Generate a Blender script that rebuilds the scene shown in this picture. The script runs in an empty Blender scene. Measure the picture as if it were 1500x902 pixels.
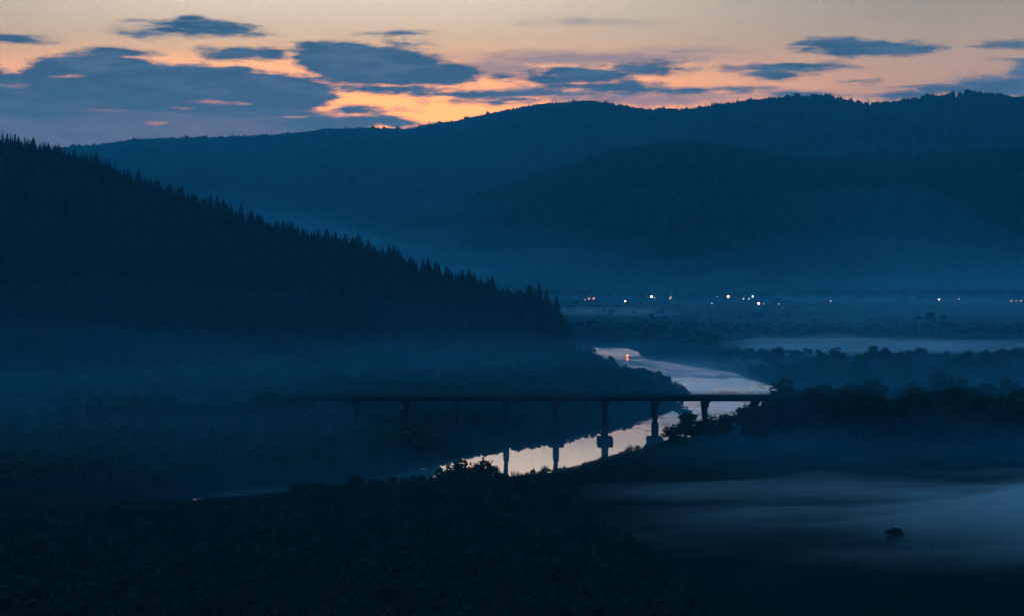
import bpy, math
import numpy as np

rng = np.random.default_rng(11)
sc = bpy.context.scene
COL = sc.collection

# ------------------------------------------------------------------ camera
F = 2799.0                 # focal length in pixels of a 1500 px wide frame
CAM = np.array([0.0, 0.0, 77.0])
PITCH = math.atan(111.0 / F)
cd = bpy.data.cameras.new('camera')
cd.sensor_width = 36.0
cd.lens = 36.0 * F / 1500.0
cd.clip_start = 1.0
cd.clip_end = 30000.0
cam = bpy.data.objects.new('camera', cd)
COL.objects.link(cam)
cam.location = CAM
cam.rotation_euler = (math.pi / 2 - PITCH, 0, 0)
sc.camera = cam


def ray(px, py):
    """direction through a point of the view, scaled so that y = 1"""
    dx, dy = (px - 750.0) / F, (451.0 - py) / F
    d = np.array([dx, math.cos(PITCH) + dy * math.sin(PITCH), -math.sin(PITCH) + dy * math.cos(PITCH)])
    return d / d[1]


def on_z(px, py, z=0.0):
    d = ray(px, py)
    t = (z - CAM[2]) / d[2]
    return CAM + d * t


def at_y(px, py, y):
    return CAM + ray(px, py) * y


def px_of(x, y):
    return 750.0 + F * x / np.maximum(y, 1.0)


# ------------------------------------------------------------------ noise
def _hash(ix, iy, seed):
    n = (ix.astype(np.int64) * 374761393 + iy.astype(np.int64) * 668265263 + seed * 982451653) & 0x7fffffff
    n = ((n ^ (n >> 13)) * 1274126177) & 0x7fffffff
    n = (n ^ (n >> 16)) & 0xffff
    return n / 65535.0


def vnoise(x, y, seed=0):
    ix, iy = np.floor(x), np.floor(y)
    fx, fy = x - ix, y - iy
    fx, fy = fx * fx * (3 - 2 * fx), fy * fy * (3 - 2 * fy)
    a, b = _hash(ix, iy, seed), _hash(ix + 1, iy, seed)
    c, d = _hash(ix, iy + 1, seed), _hash(ix + 1, iy + 1, seed)
    return (a * (1 - fx) + b * fx) * (1 - fy) + (c * (1 - fx) + d * fx) * fy


def fbm(x, y, seed=0, octs=4):
    s, a, t = 0.0, 1.0, 0.0
    for o in range(octs):
        s = s + a * (vnoise(x, y, seed + o * 17) * 2 - 1)
        t += a
        x, y, a = x * 2.03 + 5.1, y * 2.03 + 1.7, a * 0.5
    return s / t


def sstep(a, b, x):
    t = np.clip((x - a) / (b - a), 0, 1)
    return t * t * (3 - 2 * t)


# ------------------------------------------------------------------ mesh helpers
def mesh_from(name, verts, faces, mat=None, smooth=False):
    """faces: (n,3) or (n,4) int array, or a list of such arrays"""
    verts = np.asarray(verts, dtype=np.float32).reshape(-1, 3)
    fl = faces if isinstance(faces, list) else [faces]
    fl = [np.asarray(f, dtype=np.int32) for f in fl if len(f)]
    me = bpy.data.meshes.new(name)
    me.vertices.add(len(verts))
    me.vertices.foreach_set('co', verts.ravel())
    loops = np.concatenate([f.ravel() for f in fl])
    tot = np.concatenate([np.full(len(f), f.shape[1], dtype=np.int32) for f in fl])
    start = np.concatenate([[0], np.cumsum(tot)[:-1]]).astype(np.int32)
    me.loops.add(len(loops))
    me.loops.foreach_set('vertex_index', loops)
    me.polygons.add(len(tot))
    me.polygons.foreach_set('loop_start', start)
    me.polygons.foreach_set('loop_total', tot)
    if smooth:
        me.polygons.foreach_set('use_smooth', np.ones(len(tot), dtype=bool))
    me.update(calc_edges=True)
    me.validate()
    if mat:
        me.materials.append(mat)
    return me


def link(name, data, parent=None, loc=None, rotz=0.0, scale=None):
    o = bpy.data.objects.new(name, data)
    COL.objects.link(o)
    if parent:
        o.parent = parent
    if loc is not None:
        o.location = loc
    if rotz:
        o.rotation_euler = (0, 0, rotz)
    if scale is not None:
        o.scale = (scale, scale, scale) if np.isscalar(scale) else scale
    return o


def tag(o, label, cat, group=None, kind=None):
    if label:
        o['label'] = label
    if cat:
        o['category'] = cat
    if group:
        o['group'] = group
    if kind:
        o['kind'] = kind
    return o


class MB:
    def __init__(self):
        self.v, self.q, self.t, self.n = [], [], [], 0

    def add(self, v, q=None, t=None):
        v = np.asarray(v, dtype=float).reshape(-1, 3)
        if q is not None and len(q):
            self.q.append(np.asarray(q, dtype=int).reshape(-1, 4) + self.n)
        if t is not None and len(t):
            self.t.append(np.asarray(t, dtype=int).reshape(-1, 3) + self.n)
        self.v.append(v)
        self.n += len(v)

    def box(self, x0, x1, y0, y1, z0, z1, top=(0, 0)):
        tx, ty = top                     # inset of the top face
        v = [(x0, y0, z0), (x1, y0, z0), (x1, y1, z0), (x0, y1, z0),
             (x0 + tx, y0 + ty, z1), (x1 - tx, y0 + ty, z1), (x1 - tx, y1 - ty, z1), (x0 + tx, y1 - ty, z1)]
        self.add(v, [(3, 2, 1, 0), (4, 5, 6, 7), (0, 1, 5, 4), (1, 2, 6, 5), (2, 3, 7, 6), (3, 0, 4, 7)])

    def tube(self, pts, rad, seg=6):
        pts = np.asarray(pts, dtype=float)
        k = len(pts)
        out = []
        for i in range(k):
            d = pts[min(i + 1, k - 1)] - pts[max(i - 1, 0)]
            d = d / (np.linalg.norm(d) + 1e-9)
            a = np.cross(d, (0, 0, 1.0)) if abs(d[2]) < 0.9 else np.cross(d, (1.0, 0, 0))
            a /= np.linalg.norm(a)
            b = np.cross(d, a)
            for s in range(seg):
                th = 2 * math.pi * s / seg
                out.append(pts[i] + rad[i] * (math.cos(th) * a + math.sin(th) * b))
        q = [(i * seg + s, i * seg + (s + 1) % seg, (i + 1) * seg + (s + 1) % seg, (i + 1) * seg + s)
             for i in range(k - 1) for s in range(seg)]
        self.add(out, q)

    def prism(self, poly, y0, y1):
        """outline in x/z pushed along y"""
        n = len(poly)
        v = [(x, y0, z) for x, z in poly] + [(x, y1, z) for x, z in poly]
        self.add(v, [(i, (i + 1) % n, n + (i + 1) % n, n + i) for i in range(n)],
                 [(0, i + 1, i) for i in range(1, n - 1)] + [(n, n + i, n + i + 1) for i in range(1, n - 1)])

    def arrays(self):
        return np.concatenate(self.v), [np.concatenate(a) for a in (self.q, self.t) if a]

    def build(self, name, mat, parent=None, **k):
        v, f = self.arrays()
        return link(name, mesh_from(name, v, f, mat), parent, **k)


# ------------------------------------------------------------------ materials
def new_mat(name):
    m = bpy.data.materials.new(name)
    m.use_nodes = True
    nt = m.node_tree
    nt.nodes.clear()
    out = nt.nodes.new('ShaderNodeOutputMaterial')
    return m, nt, out


def surf(name, c1, c2, scale, rough=0.95, spec=0.0, detail=5, stretch=(1, 1, 1), bump=0.0, rand=False):
    m, nt, out = new_mat(name)
    b = nt.nodes.new('ShaderNodeBsdfPrincipled')
    b.inputs['Roughness'].default_value = rough
    b.inputs['Specular IOR Level'].default_value = spec
    tc = nt.nodes.new('ShaderNodeTexCoord')
    mp = nt.nodes.new('ShaderNodeMapping')
    mp.inputs['Scale'].default_value = stretch
    no = nt.nodes.new('ShaderNodeTexNoise')
    no.inputs['Scale'].default_value = scale
    no.inputs['Detail'].default_value = detail
    nt.links.new(tc.outputs['Object'], mp.inputs['Vector'])
    nt.links.new(mp.outputs['Vector'], no.inputs['Vector'])
    ra = nt.nodes.new('ShaderNodeValToRGB')
    ra.color_ramp.elements[0].position, ra.color_ramp.elements[1].position = 0.3, 0.7
    ra.color_ramp.elements[0].color = (*c1, 1)
    ra.color_ramp.elements[1].color = (*c2, 1)
    nt.links.new(no.outputs['Fac'], ra.inputs['Fac'])
    col = ra.outputs['Color']
    if rand:
        oi = nt.nodes.new('ShaderNodeObjectInfo')
        hs = nt.nodes.new('ShaderNodeHueSaturation')
        mr = nt.nodes.new('ShaderNodeMapRange')
        mr.inputs['To Min'].default_value, mr.inputs['To Max'].default_value = 0.65, 1.35
        nt.links.new(oi.outputs['Random'], mr.inputs['Value'])
        nt.links.new(mr.outputs['Result'], hs.inputs['Value'])
        nt.links.new(col, hs.inputs['Color'])
        col = hs.outputs['Color']
    nt.links.new(col, b.inputs['Base Color'])
    if bump:
        bp = nt.nodes.new('ShaderNodeBump')
        bp.inputs['Strength'].default_value = bump
        nt.links.new(no.outputs['Fac'], bp.inputs['Height'])
        nt.links.new(bp.outputs['Normal'], b.inputs['Normal'])
    nt.links.new(b.outputs['BSDF'], out.inputs['Surface'])
    return m


def emit(name, col, strength):
    m, nt, out = new_mat(name)
    e = nt.nodes.new('ShaderNodeEmission')
    e.inputs['Color'].default_value = (*col, 1)
    e.inputs['Strength'].default_value = strength
    nt.links.new(e.outputs['Emission'], out.inputs['Surface'])
    m.cycles.emission_sampling = 'NONE'
    return m


def vol(name, col, density, aniso=0.0):
    m, nt, out = new_mat(name)
    v = nt.nodes.new('ShaderNodeVolumePrincipled')
    v.inputs['Color'].default_value = (*col, 1)
    v.inputs['Density'].default_value = density
    v.inputs['Density Attribute'].default_value = ''
    v.inputs['Anisotropy'].default_value = aniso
    nt.links.new(v.outputs['Volume'], out.inputs['Volume'])
    return m


M_GRASS = surf('grass_blades', (0.008, 0.018, 0.010), (0.018, 0.032, 0.018), 2.0)
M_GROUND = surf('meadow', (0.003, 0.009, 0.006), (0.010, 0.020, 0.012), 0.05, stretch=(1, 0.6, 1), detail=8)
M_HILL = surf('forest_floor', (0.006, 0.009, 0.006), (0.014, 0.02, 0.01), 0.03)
M_NEEDLE = surf('needles', (0.022, 0.035, 0.022), (0.045, 0.065, 0.038), 9.0, rand=True)
M_LEAF = surf('leaves', (0.014, 0.030, 0.015), (0.034, 0.060, 0.028), 6.0, rand=True)
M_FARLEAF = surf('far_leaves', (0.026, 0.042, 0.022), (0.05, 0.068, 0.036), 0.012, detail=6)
M_BARK = surf('bark', (0.05, 0.04, 0.03), (0.1, 0.08, 0.06), 12.0, bump=0.4)
M_CONC = surf('concrete', (0.03, 0.032, 0.032), (0.06, 0.06, 0.058), 0.6, rough=0.85, bump=0.1)
M_CONC2 = surf('stained_concrete', (0.022, 0.024, 0.024), (0.05, 0.05, 0.048), 0.8, rough=0.85, bump=0.1)
M_ASPH = surf('asphalt', (0.04, 0.04, 0.042), (0.06, 0.06, 0.06), 1.5)
M_STEEL = surf('painted_steel', (0.05, 0.055, 0.055), (0.09, 0.09, 0.09), 4.0, rough=0.5)
M_WOODW = surf('house_boards', (0.2, 0.17, 0.13), (0.3, 0.26, 0.2), 0.6, stretch=(1, 1, 6))
M_ROOF = surf('roof_sheet', (0.03, 0.028, 0.028), (0.05, 0.045, 0.04), 0.7, rough=0.6)
M_REED = surf('dry_reed', (0.08, 0.075, 0.045), (0.13, 0.12, 0.07), 3.0)
M_LOG = surf('log_bark', (0.05, 0.035, 0.025), (0.08, 0.06, 0.04), 6.0)
M_HAZE = vol('air', (0.12, 0.75, 1.0), 0.000112)

# ------------------------------------------------------------------ river
RIVER_PX = [
    # near (right) bank, going upstream
    (-300, 800), (0, 772), (150, 752), (300, 732), (420, 722), (560, 712), (640, 706), (700, 704), (740, 700), (800, 694),
    (832, 688), (868, 677), (905, 666), (950, 657), (985, 650), (1020, 636), (1050, 618), (1082, 611), (1102, 601),
    (1126, 584), (1145, 574), (1136, 567), (1112, 558), (1075, 546), (1030, 537), (985, 531), (955, 527),
    (940, 522), (934, 516), (932, 512.5), (915, 509), (880, 508.5), (840, 508), (760, 507),
    # far (left) bank, coming back
    (760, 513), (840, 515.5), (868, 516), (878, 520), (892, 529), (915, 540), (955, 553), (1000, 567), (1012, 575),
    (992, 583), (994, 592), (1000, 597), (986, 602), (962, 610), (925, 619), (885, 628), (840, 637), (790, 646),
    (740, 655), (690, 664), (640, 679), (560, 699), (425, 711), (345, 716), (300, 725), (150, 743), (0, 760), (-300, 790)]
RIVER = np.array([on_z(a, b)[:2] for a, b in RIVER_PX])


def sdist(x, y, poly):
    """signed distance to a polygon, negative inside"""
    best = np.full(x.shape, 1e18)
    inside = np.zeros(x.shape, dtype=bool)
    n = len(poly)
    for i in range(n):
        ax, ay = poly[i]
        bx, by = poly[(i + 1) % n]
        ex, ey = bx - ax, by - ay
        t = np.clip(((x - ax) * ex + (y - ay) * ey) / (ex * ex + ey * ey + 1e-12), 0, 1)
        dx, dy = x - ax - t * ex, y - ay - t * ey
        best = np.minimum(best, dx * dx + dy * dy)
        c = ((ay > y) != (by > y)) & (x < ex * (y - ay) / (ey if abs(ey) > 1e-9 else 1e-9) + ax)
        inside ^= c
    d = np.sqrt(best)
    return np.where(inside, -d, d)


BRY = 702.0                # the bridge runs along x at this distance
BX0, BX1 = -84.0, 124.0    # its ends
DECK_Z = 17.0
SPIT = on_z(1001, 602)


def river_d(x, y):
    d = sdist(x, y, RIVER)
    d = d + fbm(x / 9.0, y / 14.0, 3, 3) * 1.6
    sp = 4.2 - np.sqrt(((x - SPIT[0])) ** 2 + ((y - SPIT[1]) / 2.2) ** 2)
    return np.maximum(d, sp)


def ground_h(x, y):
    x, y = np.asarray(x, float), np.asarray(y, float)
    d = river_d(x, y)
    land = 0.25 + 2.0 * (1 - np.exp(-np.maximum(d, 0) / 7.0)) + 0.55 * fbm(x / 45, y / 60, 5, 4) * sstep(0, 25, d) \
        + 0.12 * fbm(x / 6, y / 6, 9, 2) * sstep(0, 5, d)
    z = np.where(d > 0, np.maximum(land, 0.1) * sstep(-0.2, 1.6, d) + 0.02, -1.6 * (1 - np.exp(d / 2.5)) - 0.02)
    # the viewpoint hill the photograph is taken from
    r = np.sqrt((x * 0.8) ** 2 + np.maximum(y, 0) ** 2)
    vh = 74.0 * np.clip(1 - r / 330.0, 0, 1) ** 1.5
    z = z + vh * (1 + 0.08 * fbm(x / 30, y / 30, 4, 3))
    # road embankments at the two bridge ends
    ex = np.where(x < 0.5 * (BX0 + BX1), BX0 + 3 - x, x - BX1 + 3)
    side = np.abs(y - BRY)
    crest = 15.2 - np.clip(ex, 0, 150) * 0.085
    emb = np.minimum(crest - np.maximum(side - 6, 0) / 1.4, crest + np.minimum(ex, 0) / 1.0)
    z = np.where(emb > z, emb, z)
    return z


# left hill ------------------------------------------------------------
HILL_TOP = [(-900, 60), (-500, 95), (-250, 150), (-100, 180), (0, 192), (40, 200), (100, 217), (150, 230), (200, 256), (250, 272),
            (300, 290), (350, 305), (400, 323), (450, 334), (500, 345), (550, 363), (600, 380), (650, 395),
            (700, 409), (750, 426), (795, 438), (815, 458), (832, 480), (848, 502), (866, 518), (905, 530)]
_hp = np.array(HILL_TOP, float)
_hD = np.interp(_hp[:, 0], [-900, 0, 400, 790, 905], [1420, 1360, 1310, 1240, 1170])
_hpt = np.array([at_y(a, b, D) for (a, b), D in zip(_hp, _hD)])
HILL_X, HILL_Y = _hpt[:, 0], _hpt[:, 1]
HILL_Z = _hpt[:, 2] - np.interp(_hp[:, 0], [760, 866], [9.0, 3.0])


def hill_h(x, y):
    zr = np.interp(x, HILL_X, HILL_Z)
    yr = np.interp(x, HILL_X, HILL_Y)
    yf = np.interp(x, [-900, -300, -100, 0, 45, 75], [800, 930, 985, 1040, 1120, 1150])
    t = (y - yf) / (yr - yf)
    front = np.clip(t, 0, 1)
    s = front ** 1.15 * (1 - 0.12 * np.sin(front * math.pi))
    back = np.exp(-np.maximum(y - yr, 0) ** 2 / (2 * 330.0 ** 2))
    z = 2 + (zr - 2) * np.where(t <= 1, s, back)
    g = fbm(x / 70, y / 110, 21, 4) * 9 * np.clip(4 * front * (1 - front), 0, 1) * np.clip((zr - 6) / 60, 0, 1)
    z = z + np.where(t <= 1, g, 0)
    edge = sstep(-0.1, 0.0, t) * sstep(78, 52, x)
    return z * edge - 3.0 * (1 - edge)


# far hills --------------------------------------------------------------
FAR_A = [(-1600, 190), (-700, 230), (-300, 240), (0, 232), (150, 217), (200, 209), (300, 206), (400, 204), (480, 194), (560, 193),
         (600, 194), (640, 186), (680, 179), (720, 169), (760, 161), (800, 154), (850, 153), (900, 159),
         (950, 166), (1000, 165), (1050, 159), (1100, 153), (1160, 146), (1210, 143), (1240, 151), (1280, 156),
         (1330, 150), (1380, 142), (1430, 139), (1500, 145), (1700, 150), (2100, 190), (3000, 200)]
FAR_B = [(-1600, 420), (300, 420), (420, 385), (560, 335), (640, 308), (720, 284), (800, 257), (900, 224), (980, 212), (1050, 213), (1110, 224), (1160, 231),
         (1200, 232), (1280, 229), (1350, 226), (1500, 220), (1800, 200), (3000, 190)]


def far_field(prof, D0, Dcs, seed, tree, rough=55):
    p = np.array(prof, float)
    a = (p[:, 0] - 750) / F
    Dp = np.interp(a, [-0.3, -0.03, 0.05, 0.3], Dcs)
    zc = np.array([at_y(u, v - 3, D)[2] for (u, v), D in zip(p, Dp)]) - tree

    def h(x, y):
        ang = x / np.maximum(y, 1)
        Dc = np.interp(ang, [-0.3, -0.03, 0.05, 0.3], Dcs)
        wob = fbm(ang * 9, ang * 0 + 3, seed, 3)
        crest = np.interp(ang, a, zc)
        dc = Dc * (1 + 0.05 * wob)
        crest = 77 + (crest - 77) * dc / Dc
        d0 = D0 * (1 + 0.06 * fbm(ang * 14, ang * 0 + 1, seed + 5, 3))
        t = (y - d0) / (dc - d0)
        f = np.clip(t, 0, 1)
        s = 0.45 * f + 0.55 * f * f * (3 - 2 * f)
        back = np.exp(-np.maximum(y - dc, 0) ** 2 / (2 * 420.0 ** 2))
        z = 2 + (crest - 2) * np.where(t <= 1, s, back)
        gul = fbm(x / 260, y / 520, seed + 9, 4) * rough * np.clip(4 * f * (1 - f), 0, 1) * np.clip(crest / 200, 0, 1)
        z = z + np.where(t <= 1, gul, 0)
        return np.maximum(z, 0.0) * sstep(-0.05, 0.02, t) - 3 * (1 - sstep(-0.05, 0.02, t))
    return h


far_a = far_field(FAR_A, 2700, (6900, 6400, 5300, 4300), 41, 9)
far_b = far_field(FAR_B, 2300, (3500, 3200, 2900, 2750), 57, 8, 34)


def grid_mesh(name, X, Y, Z, mat):
    n, m = X.shape
    v = np.stack([X, Y, Z], -1).reshape(-1, 3)
    i = np.arange(n * m).reshape(n, m)
    f = np.stack([i[:-1, :-1], i[:-1, 1:], i[1:, 1:], i[1:, :-1]], -1).reshape(-1, 4)
    return mesh_from(name, v, f, mat, smooth=True)


# ground sheet
rows = np.concatenate([np.linspace(-260, 360, 80, endpoint=False), np.arange(360, 1300, 2.0), np.geomspace(1300, 7900, 110)])
cols = np.concatenate([np.linspace(-0.62, -0.16, 90, endpoint=False), np.linspace(-0.16, 0.16, 300, endpoint=False), np.linspace(0.16, 0.62, 90)])
A, Yg = np.meshgrid(cols, rows)
Xg = A * (Yg + 500)
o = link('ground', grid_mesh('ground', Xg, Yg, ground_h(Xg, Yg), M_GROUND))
o['kind'] = 'structure'
# left hill
xs, ys = np.meshgrid(np.linspace(-1150, 85, 330), np.linspace(780, 2250, 330))
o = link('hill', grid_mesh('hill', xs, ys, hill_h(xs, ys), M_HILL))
o['kind'] = 'structure'
# far hills
AA, YY = np.meshgrid(np.linspace(-0.6, 0.6, 420), np.linspace(2400, 7900, 310))
o = link('far_hills', grid_mesh('far_hills', AA * YY, YY, far_a(AA * YY, YY), M_HILL))
o['kind'] = 'structure'
AA, YY = np.meshgrid(np.linspace(-0.6, 0.6, 420), np.linspace(2150, 4700, 200))
o = link('middle_hills', grid_mesh('middle_hills', AA * YY, YY, far_b(AA * YY, YY), M_HILL))
o['kind'] = 'structure'

# water --------------------------------------------------------------------
m, nt, out = new_mat('river_water')
b = nt.nodes.new('ShaderNodeBsdfPrincipled')
b.inputs['Base Color'].default_value = (0.98, 0.88, 0.79, 1)
b.inputs['Metallic'].default_value = 0.95
b.inputs['IOR'].default_value = 1.65
tc = nt.nodes.new('ShaderNodeTexCoord')
mp = nt.nodes.new('ShaderNodeMapping')
mp.inputs['Scale'].default_value = (0.05, 0.03, 1)
no = nt.nodes.new('ShaderNodeTexNoise')
no.inputs['Scale'].default_value = 1.0
no.inputs['Detail'].default_value = 4
nt.links.new(tc.outputs['Object'], mp.inputs['Vector'])
nt.links.new(mp.outputs['Vector'], no.inputs['Vector'])
# riffled water upstream of the bridge, calm water below it
sx = nt.nodes.new('ShaderNodeSeparateXYZ')
nt.links.new(tc.outputs['Object'], sx.inputs['Vector'])
dv = nt.nodes.new('ShaderNodeMapRange')
dv.inputs['From Min'].default_value, dv.inputs['From Max'].default_value = 700, 1300
nt.links.new(sx.outputs['Y'], dv.inputs['Value'])
mr = nt.nodes.new('ShaderNodeValToRGB')
mr.color_ramp.interpolation = 'EASE'
ee = mr.color_ramp.elements
while len(ee) < 6:
    ee.new(0.5)
for q, (yy, rr) in zip(ee, ((745, 0.03), (835, 0.42), (965, 0.42), (1050, 0.19), (1185, 0.17), (1218, 0.42))):
    q.position = (yy - 700) / 600
    q.color = (rr, rr, rr, 1)
nt.links.new(dv.outputs['Result'], mr.inputs['Fac'])
ad = nt.nodes.new('ShaderNodeMath')
ad.operation = 'MULTIPLY_ADD'
mr2 = nt.nodes.new('ShaderNodeMapRange')
mr2.inputs['From Min'].default_value, mr2.inputs['From Max'].default_value = 0.35, 0.7
mr2.inputs['To Min'].default_value, mr2.inputs['To Max'].default_value = 0.35, 1.35
nt.links.new(no.outputs['Fac'], mr2.inputs['Value'])
nt.links.new(mr.outputs['Color'], ad.inputs[0])
nt.links.new(mr2.outputs['Result'], ad.inputs[1])
ad.inputs[2].default_value = 0.0
nt.links.new(ad.outputs['Value'], b.inputs['Roughness'])
wv = nt.nodes.new('ShaderNodeTexNoise')
mp2 = nt.nodes.new('ShaderNodeMapping')
mp2.inputs['Scale'].default_value = (0.35, 0.16, 1)
nt.links.new(tc.outputs['Object'], mp2.inputs['Vector'])
nt.links.new(mp2.outputs['Vector'], wv.inputs['Vector'])
wv.inputs['Scale'].default_value = 1.0
wv.inputs['Detail'].default_value = 3
bp = nt.nodes.new('ShaderNodeBump')
bp.inputs['Strength'].default_value = 0.05
bp.inputs['Distance'].default_value = 0.3
nt.links.new(wv.outputs['Fac'], bp.inputs['Height'])
nt.links.new(bp.outputs['Normal'], b.inputs['Normal'])
nt.links.new(b.outputs['BSDF'], out.inputs['Surface'])
M_WATER = m
v = [(-420, 430, 0), (170, 430, 0), (170, 1330, 0), (-420, 1330, 0)]
o = link('water', mesh_from('water', v, np.array([[0, 1, 2, 3]]), M_WATER))
o['kind'] = 'structure'


# ------------------------------------------------------------------ trees
def conifer_arrays(r, whorls=20, per=8, blades=2, width=0.21):
    """crown of a spruce, unit height: drooping branch blades whorl by whorl"""
    V, T = [], []
    lean = r.normal(0, 0.012, 2)
    for w in range(whorls):
        t = (w + r.uniform(-0.35, 0.35)) / whorls
        t = min(max(t, 0), 0.985)
        z = 0.06 + 0.93 * t
        R = width * (1 - t) ** 0.85 * r.uniform(0.8, 1.15) + 0.008
        k = max(4, int(per * (1 - 0.4 * t)))
        off = r.uniform(0, 6.28)
        for j in range(k):
            if r.random() < 0.08:
                continue
            th = off + 2 * math.pi * (j + r.uniform(-0.3, 0.3)) / k
            L = R * r.uniform(0.6, 1.2)
            dx, dy = math.cos(th), math.sin(th)
            cx, cy = lean * z
            root = np.array([cx, cy, z + 0.02])
            mid = np.array([cx + dx * L * 0.55, cy + dy * L * 0.55, z - L * 0.14])
            tip = np.array([cx + dx * L, cy + dy * L, z - L * r.uniform(0.35, 0.6)])
            wd = L * 0.34
            side = np.array([-dy, dx, 0]) * wd
            drop = np.array([0, 0, -1.0]) * (0.035 + 0.10 * L)
            n = len(V)
            V += [root, mid + side + drop * 0.5, tip, mid - side + drop * 0.5]
            T += [(n, n + 1, n + 2), (n, n + 2, n + 3)]
            if blades > 1:
                n = len(V)
                V += [root, mid + drop * 1.6, tip]
                T += [(n, n + 1, n + 2)]
    # leader and a thin inner core so the stem side is not see-through
    n = len(V)
    s = 6
    for q in range(s):
        th = 2 * math.pi * q / s
        V.append(np.array([0.055 * math.cos(th), 0.055 * math.sin(th), 0.1]) * r.uniform(0.85, 1.15))
    V.append(np.array([lean[0], lean[1], 1.0]))
    T += [(n + q, n + (q + 1) % s, n + s) for q in range(s)]
    return np.array(V), np.array(T)


def lobes_of(r, n=12, wide=0.34, zc=0.6, zr=0.34):
    L = []
    for i in range(n):
        th, ph = r.uniform(0, 6.28), math.acos(r.uniform(-0.75, 1))
        rad = r.uniform(0.55, 0.85)
        c = np.array([wide * rad * math.sin(ph) * math.cos(th), wide * rad * math.sin(ph) * math.sin(th), zc + zr * rad * math.cos(ph)])
        L.append((c, r.uniform(0.11, 0.19)))
    L.append((np.array([0, 0, zc]), 0.2))
    return L


def broadleaf_arrays(r, lobes, leaves=1300, size=0.035):
    """crown as many small leaf clump faces spread over and inside uneven lobes"""
    c = np.array([l[0] for l in lobes])
    R = np.array([l[1] for l in lobes])
    p = R ** 2 / (R ** 2).sum()
    k = r.choice(len(R), leaves, p=p)
    d = r.normal(size=(leaves, 3))
    d /= np.linalg.norm(d, axis=1)[:, None]
    rad = r.uniform(0.35, 1.0, leaves) ** 0.5 * r.uniform(0.85, 1.2, leaves)
    pos = c[k] + d * (R[k] * rad)[:, None] * np.array([1, 1, 0.85])
    nrm = d + r.normal(0, 0.6, (leaves, 3))
    nrm /= np.linalg.norm(nrm, axis=1)[:, None]
    a = np.cross(nrm, r.normal(size=(leaves, 3)))
    a /= np.linalg.norm(a, axis=1)[:, None]
    b_ = np.cross(nrm, a)
    s = (size * r.uniform(0.6, 1.4, leaves))[:, None]
    V = np.stack([pos + a * s, pos + b_ * s * 0.7, pos - a * s, pos - b_ * s * 0.7], 1).reshape(-1, 3)
    Q = np.arange(leaves * 4).reshape(-1, 4)
    return V, Q


def trunk_mesh(r, lobes=None, h=0.95, rad=0.022):
    mb = MB()
    bend = r.normal(0, 0.012, 2)
    zz = np.linspace(-0.03, h, 7)
    mb.tube([(bend[0] * math.sin(3 * z), bend[1] * math.sin(2.5 * z), z) for z in zz],
            [rad * (1.25 if i == 0 else 1) * (1 - 0.88 * i / 6) for i in range(7)], 7)
    if lobes:
        for c, R in lobes[:7]:
            z0 = max(0.2, c[2] - 0.28)
            mb.tube([(0, 0, z0), c * np.array([0.55, 0.55, 1]) - np.array([0, 0, 0.08]), c], [rad * 0.5, rad * 0.3, rad * 0.1], 5)
    v, f = mb.arrays()
    return mesh_from('trunk', v, f, M_BARK)


CON = []
for i in range(8):
    r = np.random.default_rng(100 + i)
    V, T = conifer_arrays(r, whorls=22 if i < 6 else 16, per=9, width=[0.30, 0.34, 0.27, 0.32, 0.36, 0.29, 0.38, 0.26][i])
    CON.append((mesh_from('conifer_crown', V, T, M_NEEDLE), trunk_mesh(r, None, 0.9, 0.017)))
BRO, BUSH = [], []
for i in range(8):
    r = np.random.default_rng(200 + i)
    L = lobes_of(r, 11 + i % 4, wide=[0.34, 0.3, 0.38, 0.28, 0.36, 0.32, 0.4, 0.26][i], zc=[0.6, 0.6, 0.57, 0.62, 0.58, 0.6, 0.56, 0.62][i])
    V, Q = broadleaf_arrays(r, L, 1500, 0.034)
    BRO.append((mesh_from('leaf_crown', V, Q, M_LEAF), trunk_mesh(r, L, 0.75, 0.024)))
for i in range(4):
    r = np.random.default_rng(300 + i)
    L = lobes_of(r, 12, wide=0.5, zc=0.42, zr=0.4)
    V, Q = broadleaf_arrays(r, L, 900, 0.05)
    BUSH.append((mesh_from('bush_foliage', V, Q, M_LEAF), trunk_mesh(r, L, 0.6, 0.03)))

LABEL_COUNT = {}


def plant(kind, x, y, z, h, label, group, rotz=None, var=None, wide=1.0):
    src = {'conifer_tree': CON, 'broadleaf_tree': BRO, 'bush': BUSH}[kind]
    cm, tm = src[rng.integers(len(src)) if var is None else var]
    e = bpy.data.objects.new(kind, None)
    COL.objects.link(e)
    e.location = (x, y, z)
    e.rotation_euler = (0, 0, rng.uniform(0, 6.28) if rotz is None else rotz)
    e.scale = (h * wide, h * wide, h)
    tag(e, label, 'bush' if kind == 'bush' else 'tree', group)
    link('crown' if kind != 'bush' else 'foliage', cm, e)
    link('trunk' if kind != 'bush' else 'stem', tm, e)
    return e


def gz(x, y):
    return float(ground_h(np.array([x]), np.array([y]))[0])


def hz(x, y):
    return float(max(hill_h(np.array([x]), np.array([y]))[0], gz(x, y)))


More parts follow.
